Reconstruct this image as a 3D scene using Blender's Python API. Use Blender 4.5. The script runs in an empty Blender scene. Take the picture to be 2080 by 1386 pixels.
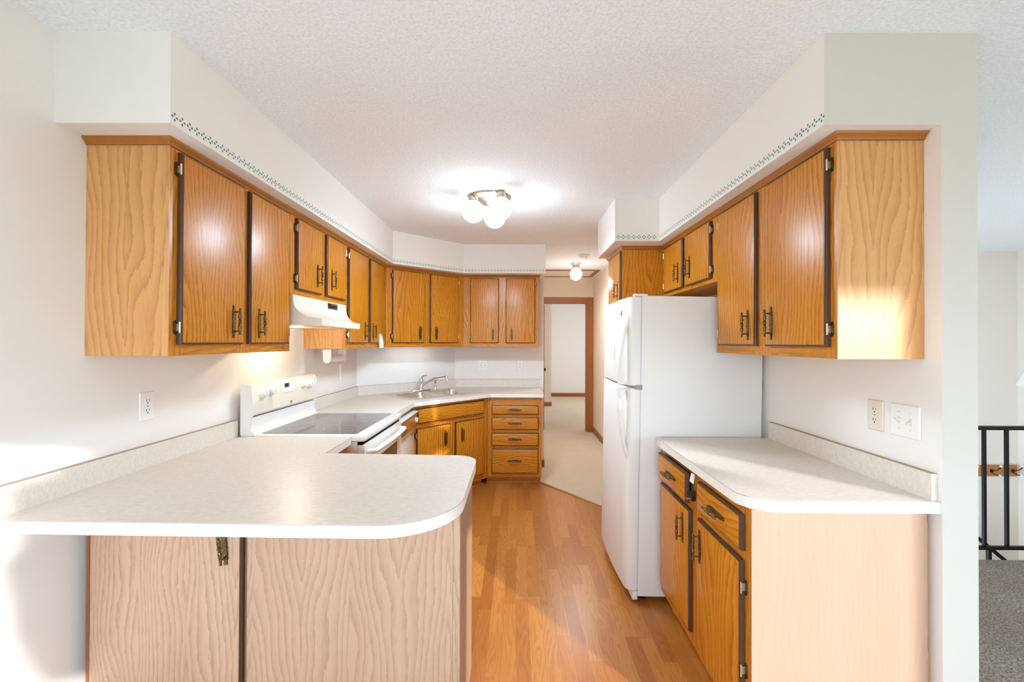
import bpy, bmesh, math, random
from mathutils import Vector, Matrix
from bpy import context as C
random.seed(7)
PI = math.pi
SC = C.scene
COL = SC.collection

# ------------------------------------------------------------------ camera
F, CX, CY = 885.58, 1043.47, 688.47          # focal length and principal point (2080x1386)
YAW, PITCH, ROLL, HC = -0.0074, 0.0069, -0.0036, 1.4297
cd = bpy.data.cameras.new('camera'); cam = bpy.data.objects.new('camera', cd); COL.objects.link(cam)
cd.sensor_width = 36; cd.lens = F / 2080 * 36
cd.shift_x = (1040 - CX) / 2080; cd.shift_y = (CY - 693) / 2080
cd.clip_start = .02
_c, _s, _cp, _sp = math.cos(YAW), math.sin(YAW), math.cos(PITCH), math.sin(PITCH)
R0 = Vector((_c, -_s, 0)); U0 = Vector((-_sp * _s, -_sp * _c, _cp)); FW = Vector((_cp * _s, _cp * _c, _sp))
RX = (R0 - ROLL * U0).normalized(); UX = (U0 + ROLL * R0).normalized()
m = Matrix((RX, UX, -FW)).transposed().to_4x4(); m.translation = (0, 0, HC)
cam.matrix_world = m
SC.camera = cam

# ------------------------------------------------------------------ world, sun, daylight, exposure
SC.view_settings.view_transform = 'Standard'; SC.view_settings.look = 'None'
SC.view_settings.gamma = 1; SC.view_settings.use_curve_mapping = False
SC.view_settings.exposure = 0.08
w = bpy.data.worlds.new('world'); SC.world = w; w.use_nodes = True
w.node_tree.nodes['Background'].inputs[0].default_value = (.64, .82, 1, 1)
w.node_tree.nodes['Background'].inputs[1].default_value = 12.3
SC.cycles.max_bounces = 10; SC.cycles.diffuse_bounces = 7; SC.cycles.glossy_bounces = 4
SC.cycles.sample_clamp_indirect = 6
SC.cycles.use_denoising = True
SC.cycles.caustics_reflective = False; SC.cycles.caustics_refractive = False

def lamp(name, kind, energy, color, loc=(0, 0, 0), aim=None, size=None, size_y=None):
    ld = bpy.data.lights.new(name, kind); ld.energy = energy; ld.color = color
    o = bpy.data.objects.new(name, ld); COL.objects.link(o); o.location = loc
    if aim is not None: o.rotation_euler = Vector(aim).to_track_quat('-Z', 'Y').to_euler()
    if kind == 'AREA':
        ld.shape = 'RECTANGLE'; ld.size = size; ld.size_y = size_y
    elif size is not None:
        if kind == 'SUN': ld.angle = size
        else: ld.shadow_soft_size = size
    return o
SUN_D = (-.6, .8, -.22)
lamp('sun', 'SUN', 7.2, (.96, .97, 1), (6, -8, 4), SUN_D, math.radians(1.0))
# daylight from the far bedroom window; side and entry lamps are added fill
lamp('side_fill', 'AREA', 15, (.6, .8, 1), (-1.5, -.45, 1.05), (1, .25, 0), 1.4, 1.7)
lamp('bedroom_daylight', 'AREA', 46, (.74, .84, 1), (2.9, 9.2, 1.4), (-1, 0, -.15), 1.8, 1.6)
lamp('entry_fill', 'AREA', 46, (.92, .95, 1), (5.3, 1.2, 1.5), (-1, .2, 0), 2.6, 2.0)
lamp('sink_light', 'AREA', .7, (.85, .93, 1), (-.98, 4.42, 1.365), (-.2, .2, -1), .5, .08)

# ------------------------------------------------------------------ node materials
def srgb(r, g, b):
    f = lambda c: c / 12.92 if c <= .04045 else ((c + .055) / 1.055) ** 2.4
    return (f(r / 255), f(g / 255), f(b / 255), 1)
class NT:
    def __init__(s, name):
        s.m = bpy.data.materials.new(name); s.m.use_nodes = True; s.t = s.m.node_tree
        s.p = s.t.nodes['Principled BSDF']
    def n(s, kind, ins=None, **kw):
        nd = s.t.nodes.new(kind)
        for k, v in kw.items(): setattr(nd, k, v)
        for k, v in (ins or {}).items():
            if isinstance(v, bpy.types.NodeSocket): s.t.links.new(v, nd.inputs[k])
            else: nd.inputs[k].default_value = v
        return nd
    def math(s, op, a, b=0, c=0, clamp=False):
        nd = s.n('ShaderNodeMath', {0: a, 1: b, 2: c}, operation=op, use_clamp=clamp); return nd.outputs[0]
    def noise(s, vec, scale=1, detail=2, rough=.5):
        return s.n('ShaderNodeTexNoise', {'Vector': vec, 'Scale': scale, 'Detail': detail, 'Roughness': rough}).outputs[0]
    def ramp(s, fac, stops):
        nd = s.n('ShaderNodeValToRGB', {'Fac': fac}); e = nd.color_ramp.elements
        while len(e) < len(stops): e.new(.5)
        for i, (p, c) in enumerate(stops):
            e[i].position = p; e[i].color = c if len(c) == 4 else (*c, 1)
        return nd.outputs[0]
    def mix(s, fac, a, b, mode='MIX'):
        nd = s.n('ShaderNodeMix', {}, data_type='RGBA', blend_type=mode)
        for i, v in ((0, fac), (6, a), (7, b)):
            if isinstance(v, bpy.types.NodeSocket): s.t.links.new(v, nd.inputs[i])
            else: nd.inputs[i].default_value = v
        return nd.outputs[2]
    def vec(s, x, y, z):
        return s.n('ShaderNodeCombineXYZ', {0: x, 1: y, 2: z}).outputs[0]
    def out(s, color=None, rough=.5, spec=.5, metal=0, bump=None, bs=.2, bd=.002, coat=0):
        p = s.p
        def put(k, v):
            if isinstance(v, bpy.types.NodeSocket): s.t.links.new(v, p.inputs[k])
            else: p.inputs[k].default_value = v
        if color is not None: put('Base Color', color)
        put('Roughness', rough); put('Specular IOR Level', spec); put('Metallic', metal); put('Coat Weight', coat)
        if coat: put('Coat Roughness', .18)
        if bump is not None:
            b = s.n('ShaderNodeBump', {'Height': bump, 'Strength': bs, 'Distance': bd}); s.t.links.new(b.outputs[0], p.inputs['Normal'])
        return s.m
def plain(name, col, rough=.5, metal=0, spec=.5, coat=0):
    t = NT(name); return t.out(col, rough, spec, metal, coat=coat)

def wood(name, light, mid, dark, horiz=False, rough=.32, ring=.02, spec=.38, contrast=1.0):
    """oak with cathedral grain in object space; every object gets its own piece of the board"""
    t = NT(name)
    co = t.n('ShaderNodeTexCoord').outputs['Object']
    sx = t.n('ShaderNodeSeparateXYZ', {0: co})
    X, Y, Z = sx.outputs
    rnd = t.n('ShaderNodeObjectInfo').outputs['Random']
    if horiz: ac = t.math('ADD', Z, Y); al = X
    else: ac = t.math('ADD', X, Y); al = Z
    ac = t.math('ADD', ac, t.math('MULTIPLY', rnd, 13.7)); al = t.math('ADD', al, t.math('MULTIPLY', rnd, 31.3))
    # board coordinate repeating every 0.34 m so that each panel shows a flat-sawn figure
    cell = t.math('FLOOR', t.math('DIVIDE', ac, .34))
    fr = t.math('SUBTRACT', t.math('SUBTRACT', ac, t.math('MULTIPLY', cell, .34)), .17)
    w1 = t.noise(t.vec(t.math('MULTIPLY', ac, 3.2), 0, t.math('MULTIPLY', al, 1.1)), 1, 2)
    w2 = t.noise(t.vec(t.math('MULTIPLY', ac, 15), 5, t.math('MULTIPLY', al, 2.4)), 1, 2, .5)
    w3 = t.noise(t.vec(t.math('MULTIPLY', ac, 170), 9, t.math('MULTIPLY', al, 20)), 1, 2, .6)
    par = t.math('MULTIPLY', t.math('MULTIPLY', al, .055), 1)
    d = t.math('ADD', t.math('ABSOLUTE', fr), par)
    d = t.math('ADD', d, t.math('MULTIPLY', w1, .24))
    d = t.math('ADD', d, t.math('MULTIPLY', w2, .030))
    d = t.math('ADD', d, t.math('MULTIPLY', w3, .012))
    rs = t.math('MULTIPLY', t.math('MULTIPLY_ADD', rnd, .5, .75), ring)
    s = t.math('SUBTRACT', 1, t.math('FRACT', t.math('DIVIDE', d, rs)))
    s = t.math('POWER', s, 2.4)
    pores = t.noise(t.vec(t.math('MULTIPLY', ac, 620), 3, t.math('MULTIPLY', al, 17)), 1, 2, .7)
    pm = t.math('MULTIPLY', t.math('SUBTRACT', pores, .5), 5.0, clamp=True)
    tone = t.noise(t.vec(t.math('MULTIPLY', ac, 6), 7, t.math('MULTIPLY', al, 1.2)), 1, 2)
    base = t.mix(t.math('MULTIPLY_ADD', tone, 1.6, -.3, clamp=True), light, mid)
    g = t.math('MULTIPLY', t.math('MULTIPLY', s, t.math('MULTIPLY_ADD', pm, .55, .45)), .9 * contrast, clamp=True)
    col = t.mix(g, base, dark)
    col = t.mix(t.math('MULTIPLY', pm, .22 * contrast), col, dark)
    col = t.mix(t.math('MULTIPLY_ADD', rnd, .25, 0), col, mid)
    return t.out(col, rough, spec, bump=g, bs=.12, bd=.0006)

GOLD = (srgb(218, 146, 40), srgb(200, 120, 22), srgb(120, 62, 12))
M = {}
M['oak'] = wood('golden_oak', *GOLD, ring=.025, contrast=1.55)
M['oak_h'] = wood('golden_oak_horizontal', *GOLD, horiz=True, ring=.025, contrast=1.5)
M['veneer'] = wood('light_oak_veneer', srgb(228, 172, 110), srgb(214, 154, 92), srgb(152, 92, 54), rough=.4, ring=.026, contrast=1.1)
M['panel'] = wood('pale_oak_panel', srgb(206, 170, 142), srgb(194, 154, 126), srgb(136, 98, 78), rough=.42, ring=.019, contrast=1.15)
M['birch'] = wood('pale_birch_panel', srgb(166, 134, 112), srgb(160, 127, 104), srgb(140, 106, 82), rough=.45, ring=.03, contrast=.45)
M['dark'] = plain('dark_stained_edge', srgb(80, 50, 32), .35)
M['trimwood'] = wood('brown_trim_wood', srgb(172, 106, 54), srgb(154, 88, 42), srgb(104, 54, 24), rough=.4, contrast=.6)
M['trimwood_h'] = wood('brown_trim_wood_horizontal', srgb(172, 106, 54), srgb(154, 88, 42), srgb(104, 54, 24), horiz=True, rough=.4, contrast=.6)

def paint(name, col, bumpscale=260, bs=.05):
    t = NT(name); co = t.n('ShaderNodeTexCoord').outputs['Object']
    return t.out(col, .75, .25, bump=t.noise(co, bumpscale, 2), bs=bs, bd=.001)
M['wall'] = paint('white_wall_paint', srgb(238, 233, 226))
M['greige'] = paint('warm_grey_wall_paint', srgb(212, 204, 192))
M['entry'] = paint('pale_entry_paint', srgb(240, 232, 222))
M['tan'] = paint('cream_hall_paint', srgb(236, 220, 198))
t = NT('textured_ceiling'); co = t.n('ShaderNodeTexCoord').outputs['Object']
n1 = t.noise(co, 95, 3, .6)
M['ceil'] = t.out(t.ramp(n1, [(.3, srgb(232, 233, 233)), (.65, srgb(247, 248, 249))]), .9, .1, bump=n1, bs=.7, bd=.006)
M['stencil'] = plain('green_stencil_paint', srgb(92, 138, 128), .8, spec=.1)

def laminate(name, a, b):
    t = NT(name); co = t.n('ShaderNodeTexCoord').outputs['Object']
    f = t.noise(t.n('ShaderNodeMapping', {'Vector': co, 'Scale': (38, 90, 60)}).outputs[0], 1, 4, .65)
    g = t.noise(co, 420, 2, .6)
    c1 = t.ramp(f, [(.35, a), (.7, b)])
    c2 = t.mix(t.math('MULTIPLY', g, .25), c1, b)
    return t.out(c2, .36, .4)
M['lam'] = laminate('beige_laminate', srgb(228, 220, 209), srgb(213, 202, 188))
M['lam_edge'] = laminate('pale_laminate_edge', srgb(240, 236, 228), srgb(234, 228, 219))
M['seam'] = plain('brown_laminate_seam', srgb(166, 142, 116), .6)

t = NT('laminate_plank_floor')
co = t.n('ShaderNodeTexCoord').outputs['Object']; sx = t.n('ShaderNodeSeparateXYZ', {0: co}); X, Y, Z = sx.outputs
row = t.math('FLOOR', t.math('DIVIDE', X, .066))
rr = t.n('ShaderNodeTexWhiteNoise', {'W': row}, noise_dimensions='1D').outputs[0]
yy = t.math('ADD', t.math('DIVIDE', Y, .62), t.math('MULTIPLY', rr, 7))
br = t.math('FLOOR', yy)
bid = t.n('ShaderNodeTexWhiteNoise', {'Vector': t.vec(row, br, 0)}, noise_dimensions='3D').outputs[0]
fx_ = t.math('SUBTRACT', t.math('DIVIDE', X, .066), row); fy_ = t.math('SUBTRACT', yy, br)
xs = t.math('ADD', t.math('MULTIPLY', X, 1), t.math('MULTIPLY', bid, 19)); ys = t.math('ADD', Y, t.math('MULTIPLY', bid, 37))
w1 = t.noise(t.vec(t.math('MULTIPLY', xs, 8), t.math('MULTIPLY', ys, 1.3), 0), 1, 2)
w2 = t.noise(t.vec(t.math('MULTIPLY', xs, 40), t.math('MULTIPLY', ys, 7), 3), 1, 3)
d = t.math('ADD', t.math('MULTIPLY', w1, .16), t.math('MULTIPLY', w2, .02)); d = t.math('ADD', d, t.math('MULTIPLY', xs, .5))
s = t.math('POWER', t.math('MULTIPLY_ADD', t.math('SINE', t.math('MULTIPLY', d, 2 * PI / .011)), .5, .5), 2)
po = t.noise(t.vec(t.math('MULTIPLY', xs, 500), t.math('MULTIPLY', ys, 14), 1), 1, 2)
base = t.ramp(bid, [(0, srgb(192, 126, 58)), (.5, srgb(180, 113, 48)), (1, srgb(161, 95, 37))])
g = t.math('MULTIPLY', s, t.math('MULTIPLY_ADD', po, .6, .1))
col = t.mix(t.math('MULTIPLY', g, .75), base, srgb(124, 68, 28))
gap = t.math('MAXIMUM', t.math('LESS_THAN', fx_, .016), t.math('LESS_THAN', fy_, .0022))
col = t.mix(t.math('MULTIPLY', gap, .35), col, srgb(120, 66, 26))
M['floor'] = t.out(col, .3, .45)

def carpet(name, stops, scale, bd=.01):
    t = NT(name); co = t.n('ShaderNodeTexCoord').outputs['Object']
    v = t.noise(co, scale, 3, .75)
    b = t.noise(co, scale * 1.6, 2, .7)
    big = t.noise(co, 3.0, 2)
    c = t.mix(t.math('MULTIPLY_ADD', big, .5, -.1, clamp=True), t.ramp(v, stops), stops[0][1])
    return t.out(c, .95, .05, bump=b, bs=.9, bd=bd)
M['carpet'] = carpet('beige_carpet', [(.3, srgb(210, 182, 146)), (.5, srgb(236, 217, 188)), (.7, srgb(250, 240, 222))], 170)
M['carpet2'] = carpet('grey_berber_carpet', [(.32, srgb(104, 92, 80)), (.5, srgb(160, 150, 138)), (.68, srgb(214, 206, 196))], 130)

M['bounce_carpet'] = carpet('pale_bounce_carpet', [(.3, srgb(206, 204, 200)), (.5, srgb(218, 217, 214)), (.7, srgb(228, 227, 225))], 150)
t = NT('antique_brass'); co = t.n('ShaderNodeTexCoord').outputs['Object']
f = t.noise(co, 240, 3, .6)
M['brass'] = t.out(t.ramp(f, [(.35, srgb(58, 44, 26)), (.55, srgb(120, 98, 60)), (.75, srgb(176, 152, 104))]), .34, .5, .85, bump=f, bs=.4, bd=.001)
M['hinge'] = plain('pale_brass_hinge', srgb(222, 204, 164), .3, .8)
M['hinge_d'] = plain('dark_bronze_hinge', srgb(74, 48, 30), .4, .5)
M['chrome'] = plain('chrome', srgb(222, 224, 226), .12, 1)
t = NT('brushed_steel'); co = t.n('ShaderNodeTexCoord').outputs['Object']
M['steel'] = t.out(srgb(222, 220, 215), t.ramp(t.noise(t.n('ShaderNodeMapping', {'Vector': co, 'Scale': (8, 400, 8)}).outputs[0], 1, 2), [(.3, (.22,) * 3), (.7, (.36,) * 3)]), .5, 1)
M['nickel'] = plain('brushed_nickel', srgb(190, 178, 160), .3, .9)
M['enamel'] = plain('white_enamel', srgb(236, 233, 227), .22, coat=.3)
M['almond'] = plain('almond_enamel', srgb(232, 222, 205), .25, coat=.2)
t = NT('fridge_white'); co = t.n('ShaderNodeTexCoord').outputs['Object']
M['fridge'] = t.out(srgb(232, 229, 223), .45, .18, bump=t.noise(co, 420, 2), bs=.05, bd=.0006)
M['plastic'] = plain('white_plastic', srgb(240, 238, 234), .4)
M['cream'] = plain('cream_plastic', srgb(226, 216, 198), .45)
M['grey'] = plain('grey_plastic', srgb(150, 150, 146), .5)
M['gasket'] = plain('pale_grey_gasket', srgb(206, 206, 206), .6)
M['black'] = plain('black_plastic', srgb(24, 22, 22), .4)
M['void'] = plain('dark_gap', srgb(20, 14, 10), .9, spec=.1)
M['glass'] = plain('dark_ceramic_glass', srgb(112, 110, 108), .06, spec=.7)
M['ring'] = plain('pale_burner_ring', srgb(165, 162, 158), .15)
M['ovenglass'] = plain('oven_window_glass', srgb(96, 88, 78), .1)
M['iron'] = plain('black_iron', srgb(13, 13, 13), .5, spec=.15)
M['crown'] = wood('crown_moulding_oak', srgb(180, 112, 44), srgb(164, 98, 34), srgb(112, 60, 18), horiz=True, contrast=.35)
M['hookwood'] = wood('hook_board_wood', srgb(190, 130, 62), srgb(176, 114, 48), srgb(130, 78, 30), horiz=True, contrast=.5)
M['porcelain'] = plain('white_porcelain', srgb(245, 244, 240), .2)
M['bronzeplate'] = plain('bronze_badge', srgb(122, 98, 66), .35, .6)
M['knobwood'] = plain('dark_bronze_knob', srgb(60, 42, 26), .35, .7)
M['dwwood'] = wood('woodgrain_control_panel', srgb(186, 120, 52), srgb(170, 102, 38), srgb(120, 66, 22), horiz=True, contrast=.5)
M['gold'] = plain('brass_transition', srgb(186, 156, 96), .35, .8)
M['paper'] = plain('off_white_paper', srgb(236, 230, 216), .7)
M['blocker_green'] = plain('green_blocker', srgb(70, 96, 52), .7)
M['ground'] = plain('pale_ground', srgb(170, 166, 156), .9)
t = NT('glowing_globe'); t.out((1, .95, .86, 1), .3)
t.p.inputs['Emission Color'].default_value = (.78, .9, 1, 1); t.p.inputs['Emission Strength'].default_value = 3.2
M['globe'] = t.m

# ------------------------------------------------------------------ mesh builder
class MB:
    def __init__(s): s.bm = bmesh.new()
    def _new(s, geom, mi):
        for f in geom:
            if isinstance(f, bmesh.types.BMFace): f.material_index = mi
    def box(s, x0, x1, y0, y1, z0, z1, mi=0, bev=0, seg=2):
        r = bmesh.ops.create_cube(s.bm, size=1)
        vs = r['verts']
        for v in vs:
            v.co = Vector((x0 + (v.co.x + .5) * (x1 - x0), y0 + (v.co.y + .5) * (y1 - y0), z0 + (v.co.z + .5) * (z1 - z0)))
        fs = list({f for v in vs for f in v.link_faces})
        for f in fs: f.material_index = mi
        if bev:
            es = list({e for v in vs for e in v.link_edges})
            rr = bmesh.ops.bevel(s.bm, geom=es, offset=bev, segments=seg, affect='EDGES', profile=.5)
            for f in rr['faces']: f.material_index = mi
        return s
    def prism(s, pts, z0, z1, mi=0, cap=None, holes=()):
        """vertical prism over a 2-D polygon (with optional holes)"""
        cap = mi if cap is None else cap
        loops = [list(pts)] + [list(h) for h in holes]
        bot, top, eb, et = [], [], [], []
        for lp in loops:
            vb = [s.bm.verts.new((x, y, z0)) for x, y in lp]; vt = [s.bm.verts.new((x, y, z1)) for x, y in lp]
            n = len(lp)
            for i in range(n):
                f = s.bm.faces.new((vb[i], vb[(i + 1) % n], vt[(i + 1) % n], vt[i])); f.material_index = mi
            bot.append(vb); top.append(vt)
        for lst in (bot, top):
            if len(loops) == 1:
                f = s.bm.faces.new(lst[0]); f.material_index = cap
            else:
                es = []
                for vs in lst:
                    for i in range(len(vs)):
                        es.append(s.bm.edges.get((vs[i], vs[(i + 1) % len(vs)])))
                r = bmesh.ops.triangle_fill(s.bm, edges=es, use_beauty=True)
                for f in r['geom']:
                    if isinstance(f, bmesh.types.BMFace): f.material_index = cap
        return s
    def face(s, pts, mi=0):
        f = s.bm.faces.new([s.bm.verts.new(p) for p in pts]); f.material_index = mi; return s
    def loft(s, rings, mi=0, caps=True, closed=True):
        vr = [[s.bm.verts.new(p) for p in r] for r in rings]
        n = len(vr[0])
        for a, b in zip(vr, vr[1:]):
            for i in range(n if closed else n - 1):
                j = (i + 1) % n
                f = s.bm.faces.new((a[i], a[j], b[j], b[i])); f.material_index = mi
        if caps:
            for r in (vr[0], vr[-1]):
                f = s.bm.faces.new(r); f.material_index = mi
        return s
    def tube(s, path, rad, mi=0, seg=10, squash=1):
        path = [Vector(p) for p in path]
        if not isinstance(rad, (list, tuple)): rad = [rad] * len(path)
        rings = []; prev = None
        for i, p in enumerate(path):
            d = (path[min(i + 1, len(path) - 1)] - path[max(i - 1, 0)]).normalized()
            a = prev if prev is not None else (Vector((0, 0, 1)) if abs(d.z) < .9 else Vector((1, 0, 0)))
            u = (a - d * a.dot(d)).normalized(); v = d.cross(u); prev = u
            rings.append([p + (u * math.cos(2 * PI * k / seg) + v * math.sin(2 * PI * k / seg) * squash) * rad[i] for k in range(seg)])
        return s.loft(rings, mi)
    def lathe(s, prof, o=(0, 0, 0), ax='z', mi=0, seg=24):
        """profile of (radius, height) turned about an axis through o"""
        o = Vector(o); rings = []
        for r, h in prof:
            ring = []
            for k in range(seg):
                a = 2 * PI * k / seg; c, n = math.cos(a) * max(r, 1e-5), math.sin(a) * max(r, 1e-5)
                ring.append(o + {'z': Vector((c, n, h)), 'y': Vector((c, h, n)), 'x': Vector((h, c, n))}[ax])
            rings.append(ring)
        return s.loft(rings, mi)
    def sphere(s, o, r, mi=0, seg=28, sz=1):
        r_ = bmesh.ops.create_uvsphere(s.bm, u_segments=seg, v_segments=seg // 2, radius=r)
        for v in r_['verts']: v.co = Vector((v.co.x, v.co.y, v.co.z * sz)) + Vector(o)
        for f in {f for v in r_['verts'] for f in v.link_faces}: f.material_index = mi
        return s
    def build(s, name, mats, parent=None, loc=(0, 0, 0), rot=(0, 0, 0), sharp=35):
        bmesh.ops.recalc_face_normals(s.bm, faces=s.bm.faces[:])
        me = bpy.data.meshes.new(name); s.bm.to_mesh(me); s.bm.free()
        if not isinstance(mats, (list, tuple)): mats = [mats]
        for k in mats: me.materials.append(M[k])
        me.polygons.foreach_set('use_smooth', [True] * len(me.polygons)); me.set_sharp_from_angle(angle=math.radians(sharp))
        return link(name, me, parent, loc, rot)
def link(name, me, parent=None, loc=(0, 0, 0), rot=(0, 0, 0)):
    o = bpy.data.objects.new(name, me); COL.objects.link(o); o.parent = parent
    o.location = loc; o.rotation_euler = rot
    return o
def thing(name, label, cat, loc=(0, 0, 0), rotz=0, group=None):
    o = bpy.data.objects.new(name, None); COL.objects.link(o); o.location = loc; o.rotation_euler = (0, 0, rotz)
    o.empty_display_size = .1
    return tag(o, label, cat, group)
def tag(o, label, cat, group=None):
    o['label'] = label; o['category'] = cat
    if group: o['group'] = group
    return o
def struct(o, label=None):
    o['kind'] = 'structure'
    if label: o['label'] = label
    return o
def arc(cx, cy, r, a0, a1, n=10):
    return [(cx + r * math.cos(math.radians(a0 + (a1 - a0) * i / n)), cy + r * math.sin(math.radians(a0 + (a1 - a0) * i / n))) for i in range(n + 1)]
def rrect(x0, x1, y0, y1, r, n=6):
    return arc(x1 - r, y0 + r, r, -90, 0, n) + arc(x1 - r, y1 - r, r, 0, 90, n) + arc(x0 + r, y1 - r, r, 90, 180, n) + arc(x0 + r, y0 + r, r, 180, 270, n)

# ------------------------------------------------------------------ room measurements (metres)
XL, XR, XR2 = -1.518, 1.378, 1.494           # left wall, right kitchen wall, its other side
YB, ZC, ZS = 4.9727, 2.443, 2.1419           # back wall, ceiling, underside of soffits
ZK = .914                                    # counter height
YREAR = -1.2; YH = 6.93                      # wall behind the camera, wall at the end of the hall
XE = 5.49; YE = 4.82                         # far walls of the entry stairwell

# floors
b = MB(); b.prism([(XL - .1, 1.2), (XR2, 1.2), (XR2, 2.86), (1.378, 2.99), (.7094, 3.843), (.2446, 4.4358), (.2446, YB + .1), (XL - .1, YB + .1)], -.1, 0)
struct(b.build('floor', 'floor'), 'golden laminate plank floor of the kitchen')
b = MB(); b.prism([(.2446, 4.4358), (.7094, 3.843), (1.378, 2.99), (1.378, 5), (1.378, YH + .02), (.2446, YH + .02)], -.1, .006)
struct(b.build('floor_hall', 'carpet'), 'beige carpet of the hall')
b = MB(); b.prism([(-.6, YH + .02), (3.2, YH + .02), (3.2, 11.5), (-.6, 11.5)], -.1, .006)
struct(b.build('floor_bedroom', 'carpet'), 'beige carpet of the room beyond the hall')
b = MB(); b.prism([(XL - .1, YREAR), (XR2, YREAR), (XR2, 1.2), (XL - .1, 1.2)], -.1, 0)
struct(b.build('floor_dining', 'bounce_carpet'))  # unseen floor, made pale so its bounced light stays neutral
b = MB(); b.prism([(XR2, YREAR), (XE, YREAR), (XE, 2.9), (XR2, 2.9)], -.12, .006)
struct(b.build('floor_entry', 'carpet2'), 'speckled grey carpet by the stair railing')
b = MB(); b.box(XR2, XE, 2.9, YE, -1.3, -1.2); struct(b.build('floor_stairwell', 'carpet2'))
b = MB(); b.box(XR2, XE, 2.88, 2.9, -1.2, -.12); struct(b.build('wall_stairwell', 'greige'))
p0, p1 = Vector((.2446, 4.4358)), Vector((.93, 3.561)); dv = (p1 - p0).normalized(); nv = Vector((-dv.y, dv.x))
b = MB()
b.loft([[(*(q - nv * .014), 0), (*(q - nv * .008), .009), (*(q + nv * .008), .011), (*(q + nv * .016), .004)] for q in (p0, p1)])
struct(b.build('trim_1', 'gold'), 'slim brass strip between laminate and carpet')

# ceiling and walls
b = MB(); b.box(XL - .1, XE + .1, YREAR - .1, 11.6, ZC, ZC + .1); struct(b.build('ceiling', 'ceil'), 'white textured ceiling')
b = MB(); b.box(XL - .1, XL, YREAR, 4.122, 0, ZC); struct(b.build('wall_left', 'wall'), 'white left wall')
b = MB(); b.prism([(XL, 4.122), (-.7073, YB), (-.7073, YB + .1), (XL - .1, YB + .1), (XL - .1, 4.122)], 0, ZC); struct(b.build('wall_corner', 'wall'), 'angled white wall behind the sink')
b = MB(); b.box(-.7073, .3053, YB, YB + .1, 0, ZC); b.box(.2053, .3053, YB + .1, YH, 0, ZC); struct(b.build('wall_back', 'wall'), 'white back wall beside the hall')
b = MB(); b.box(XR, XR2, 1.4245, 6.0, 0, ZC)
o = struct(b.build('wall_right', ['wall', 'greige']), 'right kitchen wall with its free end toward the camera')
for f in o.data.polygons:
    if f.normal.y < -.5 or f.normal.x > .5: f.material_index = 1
b = MB(); b.box(1.213, 1.378, 3.745, YH, 0, ZC); struct(b.build('wall_hall', 'tan'), 'cream wall on the right of the hall')
# hall end wall with the door opening
b = MB(); b.box(1.115, 1.33, YH, YH + .1, 0, ZC); b.box(.2, .36, YH, YH + .1, 0, ZC); b.box(.36, 1.115, YH, YH + .1, 2.06, ZC)
struct(b.build('wall_hall_end', 'tan'), 'cream wall above the door at the end of the hall')
# room beyond
b = MB(); b.box(-.6, 3.2, 11.4, 11.5, 0, ZC); struct(b.build('wall_bedroom_back', 'wall'), 'pale far wall seen through the hall door')
b = MB(); b.box(-.7, .76, 9.67, 11.4, 0, ZC); struct(b.build('wall_bedroom_left', 'tan'), 'cream wall corner seen through the hall door')
b = MB(); b.box(3.2, 3.3, YH, 11.5, 0, ZC); b.box(1.33, 3.2, YH, YH + .1, 0, ZC); b.box(-.7, .2, YH, YH + .1, 0, ZC); b.box(-.7, -.6, YH + .1, 9.67, 0, ZC)
struct(b.build('wall_bedroom_right', 'wall'))
# entry and rear
b = MB(); b.box(XR2, XE, YE, YE + .1, -1.2, ZC); struct(b.build('wall_entry_back', 'entry'), 'pale far wall of the stairwell')
b = MB(); b.box(XE, XE + .1, YREAR, YE, -1.2, ZC); struct(b.build('wall_entry_right', 'entry'))
b = MB()
for x0, x1, z0, z1 in ((XL - .1, .635, 0, .85), (XL - .1, -1.2, .85, 1.81), (XL - .1, .635, 1.81, ZC), (.635, 2.0, 0, ZC), (2.0, 2.75, 1.5, ZC), (2.75, 3.07, 1.72, ZC), (3.07, 3.388, 1.86, 2.09), (3.388, XE, 0, ZC)):  # unseen openings and blocks, sized to shape the sun patches
    b.box(x0, x1, YREAR - .1, YREAR, z0, z1)
struct(b.build('wall_rear', 'greige'))
b = MB(); b.box(2.5, 10, -4.3, -4.0, 3.16, 3.9); struct(b.build('sun_cut_box', 'greige'))  # unseen box added outside to soften the sun's upper edge
b = MB(); b.box(-14, 20, -30, YREAR - .1, -.3, -.15); struct(b.build('ground', 'ground'))
s_ = MB(); s_.sphere((0, 0, 0), .29, seg=24, sz=1.4)  # unseen round blocker, added to cut the sun patch on the left wall
s_.sphere((-.15, 0, .22), .165, seg=20)
for v in s_.bm.verts: v.co *= 1 + .1 * math.sin(v.co.x * 31) * math.sin(v.co.y * 29 + v.co.z * 23)
blk = thing('sun_blocker', 'unseen round green blocker outside, added to shade the left wall', 'light blocker', (1.375, -2.1, -.15))
s_.build('blocker_ball', 'blocker_green', blk, (0, 0, 1.77)); b = MB(); b.tube([(0, 0, 0), (.01, 0, .8), (0, 0, 1.5)], [.04, .03, .025]); b.build('blocker_post', 'trimwood', blk)

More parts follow.
